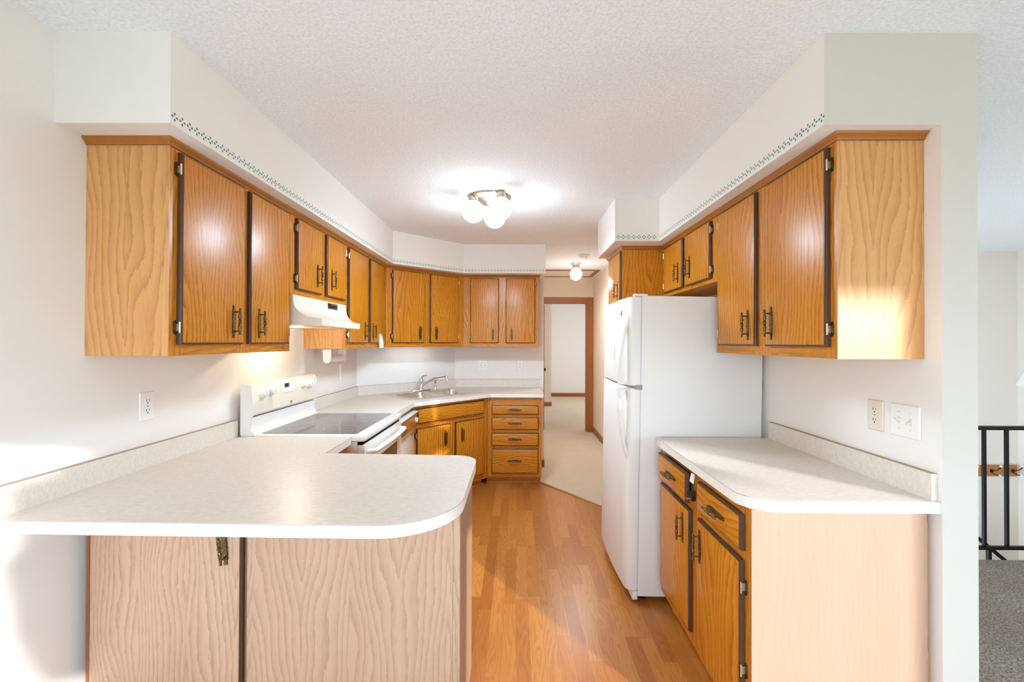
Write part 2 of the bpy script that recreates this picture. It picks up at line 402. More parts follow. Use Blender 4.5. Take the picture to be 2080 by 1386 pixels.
# soffits with the stencilled border
def stencil(b, p0, p1, zc, n_out, pitch, first, size=.0122, mi=1):
    p0, p1 = Vector((*p0, 0)), Vector((*p1, 0)); d = (p1 - p0); L = d.length; d.normalize(); n = Vector((*n_out, 0))
    k = 0
    while first + k * pitch < L - .012:
        c = p0 + d * (first + k * pitch) + n * .0006 + Vector((0, 0, zc))
        for a in (0, 90, 180, 270):
            ca, sa = math.cos(math.radians(a)), math.sin(math.radians(a))
            ax = d * ca + Vector((0, 0, sa)); ay = -d * sa + Vector((0, 0, ca))
            prof = [(.34, 0), (.55, .2), (.82, .34), (1.06, .27), (1.16, 0), (1.06, -.27), (.82, -.34), (.55, -.2)]
            b.face([c + (ax * u + ay * v) * size for u, v in prof], mi)
        k += 1
b = MB()
b.prism([(XL, 1.4125), (-1.1365, 1.4125), (-1.1365, 3.9707), (-.5536, 4.5235), (.2958, 4.5235), (.2958, YB), (-.7073, YB), (XL, 4.122)], ZS, ZC)
stencil(b, (-1.1365, 1.4125), (-1.1365, 3.9707), 2.170, (1, 0), .0335, .018)
q = Vector((-.5536 + 1.1365, 4.5235 - 3.9707)).normalized()
stencil(b, (-1.1365, 3.9707), (-.5536, 4.5235), 2.170, (q.y, -q.x), .0335, .012)
stencil(b, (-.5536, 4.5235), (.2958, 4.5235), 2.170, (0, -1), .0335, .02)
struct(b.build('soffit', ['wall', 'stencil']), 'white boxed soffit over the left and back cabinets with green stencilled border')
b = MB()
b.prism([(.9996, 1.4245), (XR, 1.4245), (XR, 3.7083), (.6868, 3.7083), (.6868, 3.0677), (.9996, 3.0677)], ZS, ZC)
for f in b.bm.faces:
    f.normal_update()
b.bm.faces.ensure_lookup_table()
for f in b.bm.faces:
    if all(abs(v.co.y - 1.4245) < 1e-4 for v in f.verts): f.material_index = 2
stencil(b, (.9996, 1.4245), (.9996, 3.0677), 2.170, (-1, 0), .0335, .012)
stencil(b, (.6868, 3.0677), (.9996, 3.0677), 2.170, (0, -1), .036, .024)
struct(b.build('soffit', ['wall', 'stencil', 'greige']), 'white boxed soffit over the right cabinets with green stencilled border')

# baseboards, door casing, ceiling hatch
b = MB(); b.box(1.198, 1.213, 3.76, YH, .006, .09, bev=.004); struct(b.build('baseboard_hall', 'trimwood'), 'brown baseboard on the hall wall')
b = MB(); b.box(.3053, .318, 4.99, YH, .006, .085, bev=.004); b.box(.29, .318, YB - .012, YB, .006, .085, bev=.003); struct(b.build('baseboard_back', 'trimwood'), 'brown baseboard at the back wall end')
b = MB(); b.box(.3, 3.2, 11.385, 11.4, .006, .1, bev=.004); struct(b.build('baseboard_bedroom', 'trimwood_h'), 'brown baseboard of the far room')
b = MB(); b.box(.3, .775, 9.655, 9.67, .006, .1, bev=.004); struct(b.build('baseboard_corner', 'trimwood_h'))
d1 = struct(thing('door_1', 'brown wood door casing at the end of the hall', 'door', (0, YH, 0))); del d1['category']
b = MB(); b.prism([(1.115, -.016), (1.21, -.016), (1.21, 0), (1.115, 0)], 0, 2.137); b.box(1.1, 1.125, 0, .1, 0, 2.06); b.build('jamb', 'trimwood', d1)
b = MB(); b.prism([(.27, -.016), (.36, -.016), (.36, 0), (.27, 0)], 0, 2.137); b.box(.35, .375, 0, .1, 0, 2.06); b.build('jamb', 'trimwood', d1)
b = MB(); b.box(.27, 1.2105, -.0175, 0, 2.05, 2.138); b.box(.36, 1.115, 0, .1, 2.04, 2.06); b.build('head_casing', 'trimwood_h', d1)
b = MB(); b.box(0, .035, 0, .72, .015, 2.03, bev=.003); dl = b.build('door_leaf', 'trimwood', d1, (.41, .12, 0))
b = MB(); b.lathe([(0, 0), (.028, 0), (.028, .006), (.011, .01), (.009, .03), (.024, .042), (.03, .055), (.024, .066), (0, .068)], ax='x'); b.build('door_knob', 'knobwood', dl, (.035, .66, .94))
b = MB()
for (x0, x1, y0, y1) in ((.3, 1.165, 6.10, 6.16), (.3, 1.165, 6.68, 6.745), (1.10, 1.165, 6.16, 6.68), (.31, .37, 6.16, 6.68)):
    b.box(x0, x1, y0, y1, ZC - .012, ZC, bev=.003)
hat = struct(b.build('trim_2', 'trimwood_h'), 'brown frame of the ceiling hatch in the hall')
b = MB(); b.box(.37, 1.10, 6.16, 6.68, ZC - .006, ZC); b.build('hatch_panel', 'tan', hat)

# ------------------------------------------------------------------ cabinet hardware
def handle_mesh():
    b = MB(); half = []
    for z, wd in [(-.0705, .001), (-.069, .0055), (-.065, .0082), (-.060, .0072), (-.056, .0056), (-.051, .0082), (-.045, .0112), (-.038, .0098), (-.03, .0116), (-.02, .0104), (-.01, .012), (0, .0112)]:
        half.append((z, wd))
    prof = half + [(-z, wd) for z, wd in reversed(half[:-1])]
    out = [(wd, z) for z, wd in prof] + [(-wd, z) for z, wd in reversed(prof)]
    for y0, y1, k in ((0, -.0022, 1), (-.0022, -.0036, .7)):
        b.loft([[(x * (1 if y == 0 or y == -.0022 and k == 1 else k), y, z * (1 if k == 1 else .985)) for x, z in out] for y in (y0, y1)])
    for s in (-1, 1):
        b.tube([(0, -.002, .041 * s), (0, -.02, .041 * s), (0, -.027, .041 * s)], [.0042, .0028, .0038], seg=8)
    pr = [(.0005, -.058), (.0036, -.056), (.0042, -.053), (.0024, -.05), (.0046, -.047), (.003, -.044), (.0044, -.039), (.0034, -.034), (.0056, -.025), (.0058, -.018), (.0034, -.011), (.0056, -.008), (.0034, -.0055), (.006, -.002)]
    pr = pr + [(r, -h) for r, h in reversed(pr)]
    b.lathe([(r * 1.2, h) for r, h in pr], (0, -.0275, 0), 'z', seg=10)
    o = b.build('handle', 'brass'); me = o.data; bpy.data.objects.remove(o); return me
HANDLE = handle_mesh()
def hinge_mesh():
    b = MB()
    outl = [(-.003, -.026), (-.010, -.0255), (-.0145, -.021), (-.016, -.012), (-.0165, 0), (-.016, .012), (-.0145, .021), (-.010, .0255), (-.003, .026)]
    b.loft([[(x, y, z) for x, z in outl] for y in (0, -.002)], 1)
    b.box(-.0042, .0, -.0165, -.0, -.013, .013, 0, bev=.0012)
    b.lathe([(.0001, -.02), (.0032, -.0195), (.0034, .0195), (.0001, .02)], (-.0036, -.0155, 0), 'z', 0, 10)
    o = b.build('hinge', ['hinge', 'hinge_d']); me = o.data; bpy.data.objects.remove(o); return me
HINGE = hinge_mesh()

def door_front(b, w, h, t=.019):
    """overlay slab whose routed edge is stained dark"""
    e, c = .0035, .0075
    rings = [(0, 0, 0), (0, 0, -t + .008), (.0015, .0015, -t + .0045), (e, e, -t + .0035), (e + .0005, e + .0005, -t + .001), (c, c, -t)]
    R = [[(dx, y, dz), (w - dx, y, dz), (w - dx, y, h - dz), (dx, y, h - dz)] for dx, dz, y in rings]
    b.loft(R, 1, caps=False)
    b.face(R[-1], 0); b.face(R[0], 1)
    bmesh.ops.remove_doubles(b.bm, verts=b.bm.verts[:], dist=1e-5)
def add_handle(door, x, z, rot=0, t=.019):
    link('handle', HANDLE, door, (x, -t, z), (0, rot, 0))
def add_door(cab, x0, x1, z0, z1, hx=None, hz=None, hinge=None, mats=('oak', 'dark'), name='door', horiz=False, y=0, t=.019, hl=(.062, .062)):
    b = MB(); door_front(b, x1 - x0, z1 - z0, t)
    d = b.build(name, ['oak_h' if horiz else mats[0], mats[1]], cab, (x0, y, z0))
    if hx is not None: add_handle(d, hx - x0, hz - z0, PI / 2 if horiz else 0, t)
    if hinge:
        for z in (hl[0], z1 - z0 - hl[1]):
            if hinge == 'l': link('hinge', HINGE, d, (0, 0, z))
            else: link('hinge', HINGE, d, (x1 - x0, 0, z), (0, PI, 0))
    return d
def frame(cab, w, h, stiles, rails, mats=('oak', 'oak_h'), z0=0):
    """stiles = (x0,x1) full height; rails = (x0,x1,z0,z1)"""
    b = MB()
    for x0, x1 in stiles: b.box(x0, x1, 0, .019, z0, h, 0)
    for x0, x1, za, zb in rails: b.box(max(x0, .004), min(x1, w - .004), .0004, .0186, za + .0004, zb - .0004, 1)
    return b.build('face_frame', list(mats), cab)
def carcass(cab, w, h, depth, z0=0, mat='oak', shelf=True):
    b = MB(); b.box(.001, w - .001, .019, depth, z0, h); return b.build('carcass', mat, cab)

WALL_Z, WALL_H = 1.3751, .743
# ---- wall cabinets along the left wall (local x runs away from the camera, local -y faces the room)
Q = PI / 2
XF = -1.2248
def wall_cab(name, label, loc, rotz, w, h, depth, doors, stiles, rails=None, mat='oak', endmat=None, end=None, group=None):
    c = thing(name, label, 'cabinet', loc, rotz, group)
    carcass(c, w, h, depth, 0, mat)
    frame(c, w, h, stiles, rails or [(0, w, 0, .05), (0, w, h - .035, h)])
    for d in doors: add_door(c, *d)
    if end:
        b = MB(); x0, x1 = end; b.box(x0, x1, .0195, depth, 0, h); b.build('end_panel', endmat, c)
    return c
hz = .1365   # handle height over cabinet bottom
dz0, dz1 = .040, .733
c = wall_cab('wall_cabinet', 'tall golden oak wall cabinet nearest the camera on the left wall', (XF, 1.524, WALL_Z), Q, .813, WALL_H, .2922,
             [(.034, .398, dz0, dz1, .322, hz, 'l'), (.441, .782, dz0, dz1, .506, hz, 'r')], [(0, .06), (.375, .465), (.757, .813)], end=(-.004, .001), endmat='veneer')
b = MB(); b.box(-.0045, .0005, 0, .02, 0, WALL_H, 0); b.build('edge_strip', 'veneer', c)
c = wall_cab('wall_cabinet', 'short golden oak wall cabinet above the range hood', (XF, 2.339, 1.684), Q, .752, 2.118 - 1.684, .2922,
             [(.051, .356, .031, .424, .288, .14, 'l', ('oak', 'dark'), 'door', False, 0, .019, (.06, .055)), (.424, .732, .031, .424, .489, .142, 'r', ('oak', 'dark'), 'door', False, 0, .019, (.06, .055))],
             [(0, .07), (.335, .445), (.715, .752)])
c = wall_cab('wall_cabinet', 'golden oak wall cabinet between range hood and sink corner, pale veneer side', (XF, 3.0945, WALL_Z), Q, .943, WALL_H, .2912,
             [(.034, .427, dz0, dz1, .358, hz, 'l'), (.491, .852, dz0, dz1, .55, hz)], [(0, .06), (.405, .515), (.83, .943)], end=(-.003, .001), endmat='veneer')
A = Vector((-1.2248, 4.0408)); B = Vector((-.5762, 4.6638)); LD = (B - A).length; AD = math.atan2(B.y - A.y, B.x - A.x)
c = thing('wall_cabinet', 'golden oak wall cabinet set diagonally over the sink', 'cabinet', (A.x, A.y, WALL_Z), AD)
b = MB(); b.prism([(.002, .019), (LD - .002, .019), (LD - .11, .2), (LD - .2, .36), (.2, .36), (.11, .2)], 0, WALL_H); b.build('carcass', 'oak', c)
frame(c, LD, WALL_H, [(.002, .09), (.39, .5), (.8, LD - .002)], [(.002, LD - .002, 0, .05), (.002, LD - .002, WALL_H - .035, WALL_H)])
add_door(c, .067, .411, dz0, dz1, .359, hz, 'l'); add_door(c, .479, .825, dz0, dz1, .546, hz, 'r')
c = wall_cab('wall_cabinet', 'oak wall cabinet facing the camera on the back wall beside the hall', (-.5762, 4.6638, WALL_Z), 0, .806, WALL_H, .306,
             [(.075, .382, dz0, dz1, .322, hz, 'l'), (.456, .770, dz0, dz1, .520, hz, 'r')], [(0, .1), (.36, .48), (.75, .806)])
# ---- right wall (local x runs toward the camera)
XFR = 1.0856
c = wall_cab('wall_cabinet', 'tall golden oak wall cabinet nearest the camera on the right wall', (XFR, 2.371, WALL_Z), -Q, .883, WALL_H, .291,
             [(.043, .404, dz0, dz1, .348, hz, 'l'), (.479, .855, dz0, dz1, .533, hz, 'r')], [(0, .065), (.385, .5), (.832, .883)], end=(.882, .8872), endmat='veneer')
b = MB(); b.box(.8825, .8877, 0, .02, 0, WALL_H, 0); b.build('edge_strip', 'veneer', c)
c = wall_cab('wall_cabinet', 'short golden oak wall cabinet above the refrigerator', (XFR, 3.2355, 1.762), -Q, .8635, 2.118 - 1.762, .291,
             [(.047, .40, .024, .346, .335, .13, 'l', ('oak', 'dark'), 'door', False, 0, .019, (.05, .05)), (.447, .806, .024, .346, .53, .134, 'r', ('oak', 'dark'), 'door', False, 0, .019, (.05, .05))],
             [(0, .065), (.38, .465), (.79, .8635)])
c = thing('pantry_cabinet', 'tall brown oak pantry cabinet behind the refrigerator', 'cabinet', (.7827, 3.737, 0), -Q)
b = MB(); b.box(0, .500, .019, .593, .09, 2.118); b.build('carcass', 'oak', c)
frame(c, .5, 2.118, [(0, .05), (.45, .5)], [(0, .5, .09, .14), (0, .5, 1.22, 1.3), (0, .5, 2.07, 2.118)], z0=.09)
add_door(c, .08, .485, 1.285, 2.108, .414, 1.822, 'l'); add_door(c, .08, .485, .13, 1.25, .414, 1.1, 'l')
b = MB(); b.box(.4995, .502, .0005, .593, .09, 2.118); b.build('end_panel', 'oak', c)
b = MB(); b.box(0, .5, .07, .59, 0, .09); b.build('toe_kick', 'oak_h', c)

# crown mouldings: one swept strip per run
def crown(name, label, path, ends=True):
    prof = [(0, 0), (.004, .0), (.006, .006), (.013, .013), (.018, .017), (.02, .0235), (0, .0235)]
    rings = []
    n = len(path); P = [Vector(p) for p in path]
    for i in range(n):
        d0 = (P[i] - P[i - 1]).normalized() if i else None; d1_ = (P[i + 1] - P[i]).normalized() if i < n - 1 else None
        n0 = Vector((d0.y, -d0.x)) if d0 else None; n1 = Vector((d1_.y, -d1_.x)) if d1_ else None
        if n0 is None: mv = n1
        elif n1 is None: mv = n0
        else:
            mv = (n0 + n1).normalized(); mv = mv / max(mv.dot(n0), .3)
        rings.append([(P[i].x + mv.x * u, P[i].y + mv.y * u, 2.1182 + v) for u, v in prof])
    b = MB(); b.loft(rings, 0)
    return tag(b.build(name, 'crown'), label, 'moulding')
e = .0012
crown('crown_moulding', 'oak crown moulding topping the left and back wall cabinets', [(XL + .002, 1.524 - .0045 - e), (XF + e, 1.524 - .0045 - e), (XF + e, 4.0408), (-.5762, 4.6638 - e), (.2298 + e, 4.6638 - e), (.2298 + e, YB - .002)])
crown('crown_moulding', 'oak crown moulding topping the right wall cabinets and pantry', [(.7827 - e, 3.737), (.7827 - e, 3.235 - e), (XFR - e, 3.235 - e), (XFR - e, 1.488 - .0056 - e), (XR - .002, 1.488 - .0056 - e)])

# ------------------------------------------------------------------ base cabinets
ZB = ZK - .0385
# peninsula
pc = thing('peninsula_cabinet', 'pale oak peninsula base cabinet with dark edged door below the breakfast bar', 'cabinet', (0, 1.52, 0))
b = MB(); b.box(-1.500, -.2, .004, .40, 0, ZB); b.build('carcass', 'birch', pc)
b = MB(); b.box(-1.503, -1.46, 0, .02, 0, ZB); b.build('stile', 'trimwood', pc)
b = MB(); b.box(-.936, -.2195, -.004, .004, 0, ZB); b.build('back_panel', 'panel', pc)
b = MB(); b.box(-.219, -.195, -.0045, .02, 0, ZB, bev=.001); b.build('corner_strip', 'panel', pc)
b = MB(); b.box(-.2, -.195, .02, .405, .0, ZB); b.build('end_panel', 'birch', pc)
b = MB(); b.box(-1.46, -.197, .40, .419, .09, ZB); b.build('face_frame', 'oak', pc)
d = add_door(pc, -1.478, -.946, .03, .85, None, None, None, ('panel', 'dark'), y=-.001)
hh = link('handle', HANDLE, d, (-1.005 + 1.478, -.0195, .725 - .03), (.04, math.radians(-5), 0))
link('hinge', HINGE, d, (0, 0, .742))
# short base beside the range
c = thing('base_cabinet', 'golden oak base cabinet tucked between peninsula and range', 'cabinet', (-.91, 2.0, 0), Q)
b = MB(); b.box(.002, .33, .019, .6, .09, ZB); b.build('carcass', 'oak', c); b = MB(); b.box(.002, .33, 0, .019, .09, ZB); b.build('face_frame', 'oak', c)
b = MB(); b.box(.002, .33, .07, .6, 0, .09); b.build('toe_kick', 'oak_h', c)
# diagonal sink base
A2 = Vector((-.888, 3.708)); B2 = Vector((-.293, 4.3695)); L2 = (B2 - A2).length; AG2 = math.atan2(B2.y - A2.y, B2.x - A2.x)
c = thing('sink_cabinet', 'golden oak base cabinet set diagonally below the sink', 'cabinet', (A2.x, A2.y, 0), AG2)
b = MB(); b.prism([(.012, .019), (L2 - .012, .019), (L2 - .18, .4), (.18, .4)], .09, ZB - .21); b.build('carcass', 'oak', c)
frame(c, L2, ZB, [(.002, .06), (.38, .48), (.82, L2 - .002)], [(.002, L2 - .002, .07, .14), (.002, L2 - .002, .66, .73), (.002, L2 - .002, .838, ZB)], z0=.07)
add_door(c, .045, .830, .722, .852, None, None, None, ('oak_h', 'dark'), 'false_drawer_front', True)
add_door(c, .037, .402, .122, .682, .343, .552, 'l'); add_door(c, .465, .838, .122, .682, .544, .553)
b = MB(); b.box(.03, L2 - .03, .05, .12, 0, .07); b.build('toe_kick', 'oak_h', c)
b = MB(); b.box(.02, L2 - .02, .03, .05, 0, .018, bev=.006); b.build('shoe_moulding', 'veneer', c)
# back drawers
c = thing('drawer_cabinet', 'oak base cabinet with four stacked drawers beside the hall', 'cabinet', (-.2925, 4.3705, 0))
b = MB(); b.box(.001, .5435, .019, .60, .0775, ZB); b.build('carcass', 'oak', c)
frame(c, .544, ZB, [(0, .06), (.49, .544)], [(0, .544, .0775, .135), (0, .544, .35, .41), (0, .544, .52, .57), (0, .544, .675, .72), (0, .544, .79, ZB)], z0=.0775)
for za, zb in ((.704, .795), (.552, .676), (.391, .519), (.117, .362)):
    add_door(c, .0435, .511, za, zb, .2745, (za + zb) / 2, None, ('oak_h', 'dark'), 'drawer', True)
b = MB(); b.box(-.008, .535, .0675, .6, 0, .0775); b.build('toe_kick', 'oak_h', c)
b = MB(); b.box(-.012, .538, .054, .0675, 0, .014, bev=.005); b.build('shoe_moulding', 'veneer', c)
# right base
c = thing('base_cabinet', 'golden oak base cabinet with two drawers and two doors on the right', 'cabinet', (.778, 2.352, 0), -Q)
W = .895
b = MB(); b.box(.002, W, .02, .585, .105, ZB); b.build('carcass', 'oak', c)
frame(c, W, ZB, [(0, .06), (.40, .52), (.84, W)], [(0, W, .105, .17), (0, W, .67, .74), (0, W, .845, ZB)], z0=.105)
dr = add_door(c, .05, .424, .722, .853, None, None, None, ('oak_h', 'dark'), 'drawer', True, y=-.016)
add_handle(dr, .188, .064, PI / 2)
b = MB(); b.box(.03, .345, .019, .032, .01, .118); b.build('dark_opening', 'void', dr)  # near-black slab stands for the shaded opening behind the ajar drawer
add_door(c, .503, .862, .722, .844, .680, .781, None, ('oak_h', 'dark'), 'drawer', True)
add_door(c, .036, .420, .155, .69, .349, .585, 'l'); add_door(c, .503, .860, .12, .69, .536, .585, 'r', hl=(.2, .09))
b = MB(); b.box(.01, W, .056, .58, 0, .105); b.build('toe_kick', 'oak_h', c)
b = MB(); b.box(W - .0005, W + .005, .0005, .577, 0, ZB); b.build('end_panel', 'birch', c)

# ------------------------------------------------------------------ countertops
def counter(name, label, outline, holes=()):
    o = tag(MB_counter(outline, holes).build(name, ['lam', 'lam_edge']), label, 'countertop')
    b = MB()
    # thin brown seam where the edge strip meets the top
    n = len(outline)
    P = [Vector(p) for p in outline]
    area = sum(P[i].x * P[(i + 1) % n].y - P[(i + 1) % n].x * P[i].y for i in range(n))
    sg = 1 if area > 0 else -1
    out = []
    for i in range(n):
        d0 = (P[i] - P[i - 1]).normalized(); d1_ = (P[(i + 1) % n] - P[i]).normalized()
        n0 = Vector((d0.y, -d0.x)) * sg; n1 = Vector((d1_.y, -d1_.x)) * sg
        mv = (n0 + n1).normalized(); mv = mv / max(mv.dot(n0), .4)
        out.append((P[i] + mv * .0006))
    b.loft([[(p.x, p.y, ZK - .0022) for p in out], [(p.x, p.y, ZK - .0006) for p in out]], 0, caps=False)
    b.build('seam', 'seam', o)
    return o
def MB_counter(outline, holes):
    b = MB(); b.prism(outline, ZK - .038, ZK, 1, 0, holes); return b
def splash(parent, p0, p1, nrm):
    """strip along the wall line p0-p1, nrm points into the room"""
    p0, p1, nrm = Vector(p0), Vector(p1), Vector(nrm)
    b = MB(); pts = [p0, p1, p1 + nrm * .019, p0 + nrm * .019]
    b.prism([tuple(p) for p in pts], ZK, 1.0018, 0)
    b.prism([tuple(p) for p in pts], 1.0019, 1.003, 1)
    return b.build('backsplash', ['lam', 'seam'], parent)
g_ = .001
pen = [(XL + g_, 1.238), (-.42, 1.222)] + arc(-.40, 1.449, .2265, -90, 0, 14) + [(-.1735, 1.86)] + arc(-.275, 1.878, .1, 0, 88, 8) + [(-.881, 2.003), (-.886, 2.338), (XL + g_, 2.338)]
o = counter('countertop', 'beige laminate peninsula countertop with rounded corner and breakfast overhang', pen)
splash(o, (XL + g_, 1.238), (XL + g_, 2.336), (1, 0))
SINK_C = Vector((-.83, 4.325)); SA = PI / 4
sx_, sy_ = Vector((math.cos(SA), math.sin(SA))), Vector((-math.sin(SA), math.cos(SA)))
def sk(x, y): v = SINK_C + sx_ * x + sy_ * y; return (v.x, v.y)
hole = [sk(x, y) for x, y in rrect(-.39, .39, -.265, .265, .03, 3)]
back = [(XL + g_, 3.104), (-.867, 3.104), (-.867, 3.688), (-.2615, 4.3365), (.2687, 4.3385), (.2687, YB - g_), (-.7073, YB - .003), (XL + g_, 4.120)]
o = counter('countertop', 'beige laminate countertop running round the sink corner to the hall', back, [hole])
splash(o, (XL + g_, 3.108), (XL + g_, 4.115), (1, 0)); q = (Vector((-.7073, YB)) - Vector((XL, 4.122))).normalized(); qn = Vector((q.y, -q.x))
splash(o, Vector((XL, 4.122)) + qn * .002, Vector((-.7073, YB)) + qn * .002, qn); splash(o, (-.70, YB - .001), (.2687, YB - .001), (0, -1))
rc = [(XR - g_, 1.429)] + [(.8636, 1.429)] + arc(.8636, 1.539, .11, 270, 180, 10) + [(.7536, 2.366), (XR - g_, 2.366)]
o = counter('countertop', 'beige laminate countertop on the right with rounded front corner', rc)
splash(o, (XR - g_, 1.440), (XR - g_, 2.366), (-1, 0))

# ------------------------------------------------------------------ sink and faucet
s = thing('kitchen_sink', 'double bowl stainless steel sink in the corner countertop', 'sink', (SINK_C.x, SINK_C.y, ZK), SA)
bowls = [(-.365, -.02, -.245, .165), (.02, .365, -.245, .165)]
b = MB(); b.prism(rrect(-.415, .415, -.285, .285, .03, 5), 0.0003, .004, 0, None, [rrect(*bw, .05, 6) for bw in bowls]); b.build('rim', 'steel', s)
for bw in bowls:
    b = MB(); R = []
    for i, (ins, z) in enumerate([(-.001, .0035), (.004, -.004), (.01, -.05), (.018, -.13), (.035, -.155), (.07, -.163)]):
        R.append([(x, y, z) for x, y in rrect(bw[0] + ins, bw[1] - ins, bw[2] + ins, bw[3] - ins, max(.05 - ins * .2, .02), 6)])
    b.loft(R, 0, caps=False); b.face(R[-1]); bb = b.build('basin', 'steel', s)
    b = MB(); b.lathe([(0, 0), (.04, 0), (.042, .002), (.03, .003), (0, .002)], ((bw[0] + bw[1]) / 2, (bw[2] + bw[3]) / 2, -.163)); b.build('drain', 'chrome', bb)
fb = thing('faucet', 'chrome single lever faucet with curved spout on the sink', 'faucet', (-.985, 4.49, ZK + .0045))
b = MB(); b.loft([[(x, y, z) for x, y in [(px * math.cos(SA) - py * math.sin(SA), px * math.sin(SA) + py * math.cos(SA)) for px, py in rrect(-.12 + i, .12 - i, -.027 + i, .027 - i, .026 - i, 5)]] for i, z in ((0, 0), (0, .006), (.006, .012))]); b.build('base_plate', 'chrome', fb)
b = MB(); b.lathe([(.024, .01), (.024, .02), (.02, .03), (.019, .09), (.021, .1), (.021, .118), (.014, .13), (.002, .134)], seg=20); b.build('body', 'chrome', fb)
b = MB(); pts = []
for i in range(15):
    u = i / 14; pts.append((.27 * u, -.06 * u, .05 + .105 * math.sin(u * PI * .56) - .0 * u))
pts += [(.276, -.0615, .135), (.278, -.062, .118)]
b.tube(pts, [.013 - .0035 * min(1, i / 12) for i in range(15)] + [.011, .011], seg=12); b.build('spout', 'chrome', fb)
b = MB(); b.tube([(0, 0, .12), (.008, -.004, .145), (.03, -.012, .16), (.062, -.022, .163)], [.012, .009, .008, .006], seg=10); b.build('lever', 'chrome', fb)
b = MB(); b.lathe([(.02, 0), (.02, .006), (.013, .012), (.012, .045), (.009, .05), (.0085, .07), (.013, .078), (.014, .105), (.006, .115), (.001, .116)], seg=16)
tag(b.build('sink_sprayer', 'chrome', None, (-.862, 4.613, ZK + .0045)), 'chrome side sprayer standing right of the faucet', 'sprayer')
b = MB(); b.lathe([(.02, 0), (.02, .004), (.012, .01), (.001, .012)], seg=16)
tag(b.build('hole_cover', 'chrome', None, (-1.07, 4.405, ZK + .0045)), 'small chrome cap on the sink deck left of the faucet', 'cap')

# ------------------------------------------------------------------ range
r = thing('electric_range', 'white electric range with dark glass cooktop', 'stove', (-.83, 2.3445, 0), Q)
RW = .754
b = MB(); b.box(.004, RW - .004, .03, .655, .09, .885); b.build('body', 'enamel', r)
b = MB()
R = []
for x0, x1, y0, y1, z in ((.012, RW - .012, .0, .59, .884), (.0, RW, -.012, .60, .890), (.0, RW, -.016, .60, .905), (.002, RW - .002, -.012, .60, .916), (.008, RW - .008, -.004, .60, .921)):
    R.append([(x, y, z) for x, y in rrect(x0, x1, y0, y1, .02, 5)])
b.loft(R); b.build('cooktop', 'enamel', r)
b = MB(); b.prism(rrect(.04, RW - .037, .046, .572, .012, 4), .9205, .9225, 0)
for cx_, cy_, rad in ((.2, .18, .11), (.55, .18, .085), (.2, .43, .085), (.55, .43, .105)):
    for r0 in (rad, rad * .62):
        v1 = arc(cx_, cy_, r0, 0, 360, 40)[:-1]; v2 = arc(cx_, cy_, r0 - .0025, 0, 360, 40)[:-1]
        for i in range(40):
            j = (i + 1) % 40; b.face([(*v1[i], .9227), (*v1[j], .9227), (*v2[j], .9227), (*v2[i], .9227)], 1)
b.build('glass_top', ['glass', 'ring'], r)
b = MB()   # riser behind the glass
pr = [(.575, .919), (.59, .925), (.603, .94), (.609, .965), (.612, 1.012), (.66, 1.012), (.66, .9)]
b.loft([[(x, y, z) for y, z in pr] for x in (.003, RW - .003)]); b.build('riser', 'enamel', r)
bg = None
b = MB()
pr = [(.603, 1.020), (.5955, 1.030), (.597, 1.10), (.601, 1.165), (.606, 1.183), (.618, 1.191), (.655, 1.192), (.66, 1.185), (.66, 1.0)]
b.loft([[(x, y, z) for y, z in pr] for x in (.012, RW - .012)]); b.box(.02, RW - .02, .615, .65, 1.010, 1.022, 1)
bg = b.build('backguard', ['almond', 'void'], r)
for x0, x1 in ((.0, .012), (RW - .012, RW)):
    b = MB(); b.loft([[(x, y, z) for y, z in [(.606, .92), (.606, 1.012), (.599, 1.022), (.594, 1.03), (.595, 1.10), (.599, 1.166), (.605, 1.186), (.618, 1.194), (.662, 1.194), (.662, .92)]] for x in (x0, x1)]); b.build('end_cap', 'enamel', bg)
for y_, z_ in ((2.443, 1.137), (2.527, 1.1455), (2.906, 1.146), (2.987, 1.139)):
    b = MB(); b.lathe([(0, 0), (.031, 0), (.031, -.004), (.025, -.01), (.0235, -.022), (.02, -.026), (0, -.027)], ax='y', seg=28)
    b.box(-.0045, .0045, -.033, -.02, -.02, .02, bev=.0025)
    b.build('knob', 'plastic', bg, (y_ - 2.3445, .5995, z_), (math.radians(-3), random.uniform(-.6, .6), 0))
b = MB(); b.prism(rrect(-.075, .075, -.032, .032, .008, 4), 0, .0018); b.build('control_plate', 'enamel', bg, (.351 + .012, .5983, 1.146), (math.radians(87), 0, 0))
b = MB(); b.box(-.024, .024, -.003, 0, -.012, .012, bev=.001); b.build('display', 'black', bg, (.351, .5965, 1.157))
for i in range(4):
    b = MB(); b.box(-.007, .007, -.002, 0, -.004, .004, bev=.0008); b.build('button', 'plastic', bg, (.312 + i * .03, .5965, 1.127))
b = MB(); b.lathe([(0, 0), (.017, 0), (.017, -.002), (.014, -.003), (0, -.003)], ax='y', seg=24)
for v in b.bm.verts: v.co.z *= .55
b.lathe([(.0085, -.003), (.0105, -.0036), (.0085, -.0042)], ax='y', mi=1, seg=20)
b.build('badge', ['nickel', 'grey'], bg, (.405, .5975, 1.046))
od = None
b = MB(); b.box(.006, RW - .006, -.012, .03, .17, .868, bev=.006); od = b.build('oven_door', 'enamel', r)
b = MB(); b.prism(rrect(.12, RW - .12, -.24, .19, .02, 4), 0, .003); b.build('window', 'ovenglass', od, (0, -.0115, .56), (PI / 2, 0, 0))
b = MB(); pts = [(.045, -.008, .822)] + [(.06 + (RW - .12) * i / 12, -.045 - .012 * math.sin(PI * i / 12), .824) for i in range(13)] + [(RW - .045, -.008, .822)]
b.tube(pts, .015, seg=12, squash=1.3); b.build('oven_handle', 'enamel', od)
b = MB(); b.box(.006, RW - .006, -.008, .03, .04, .16, bev=.005); b.build('storage_drawer', 'enamel', r)
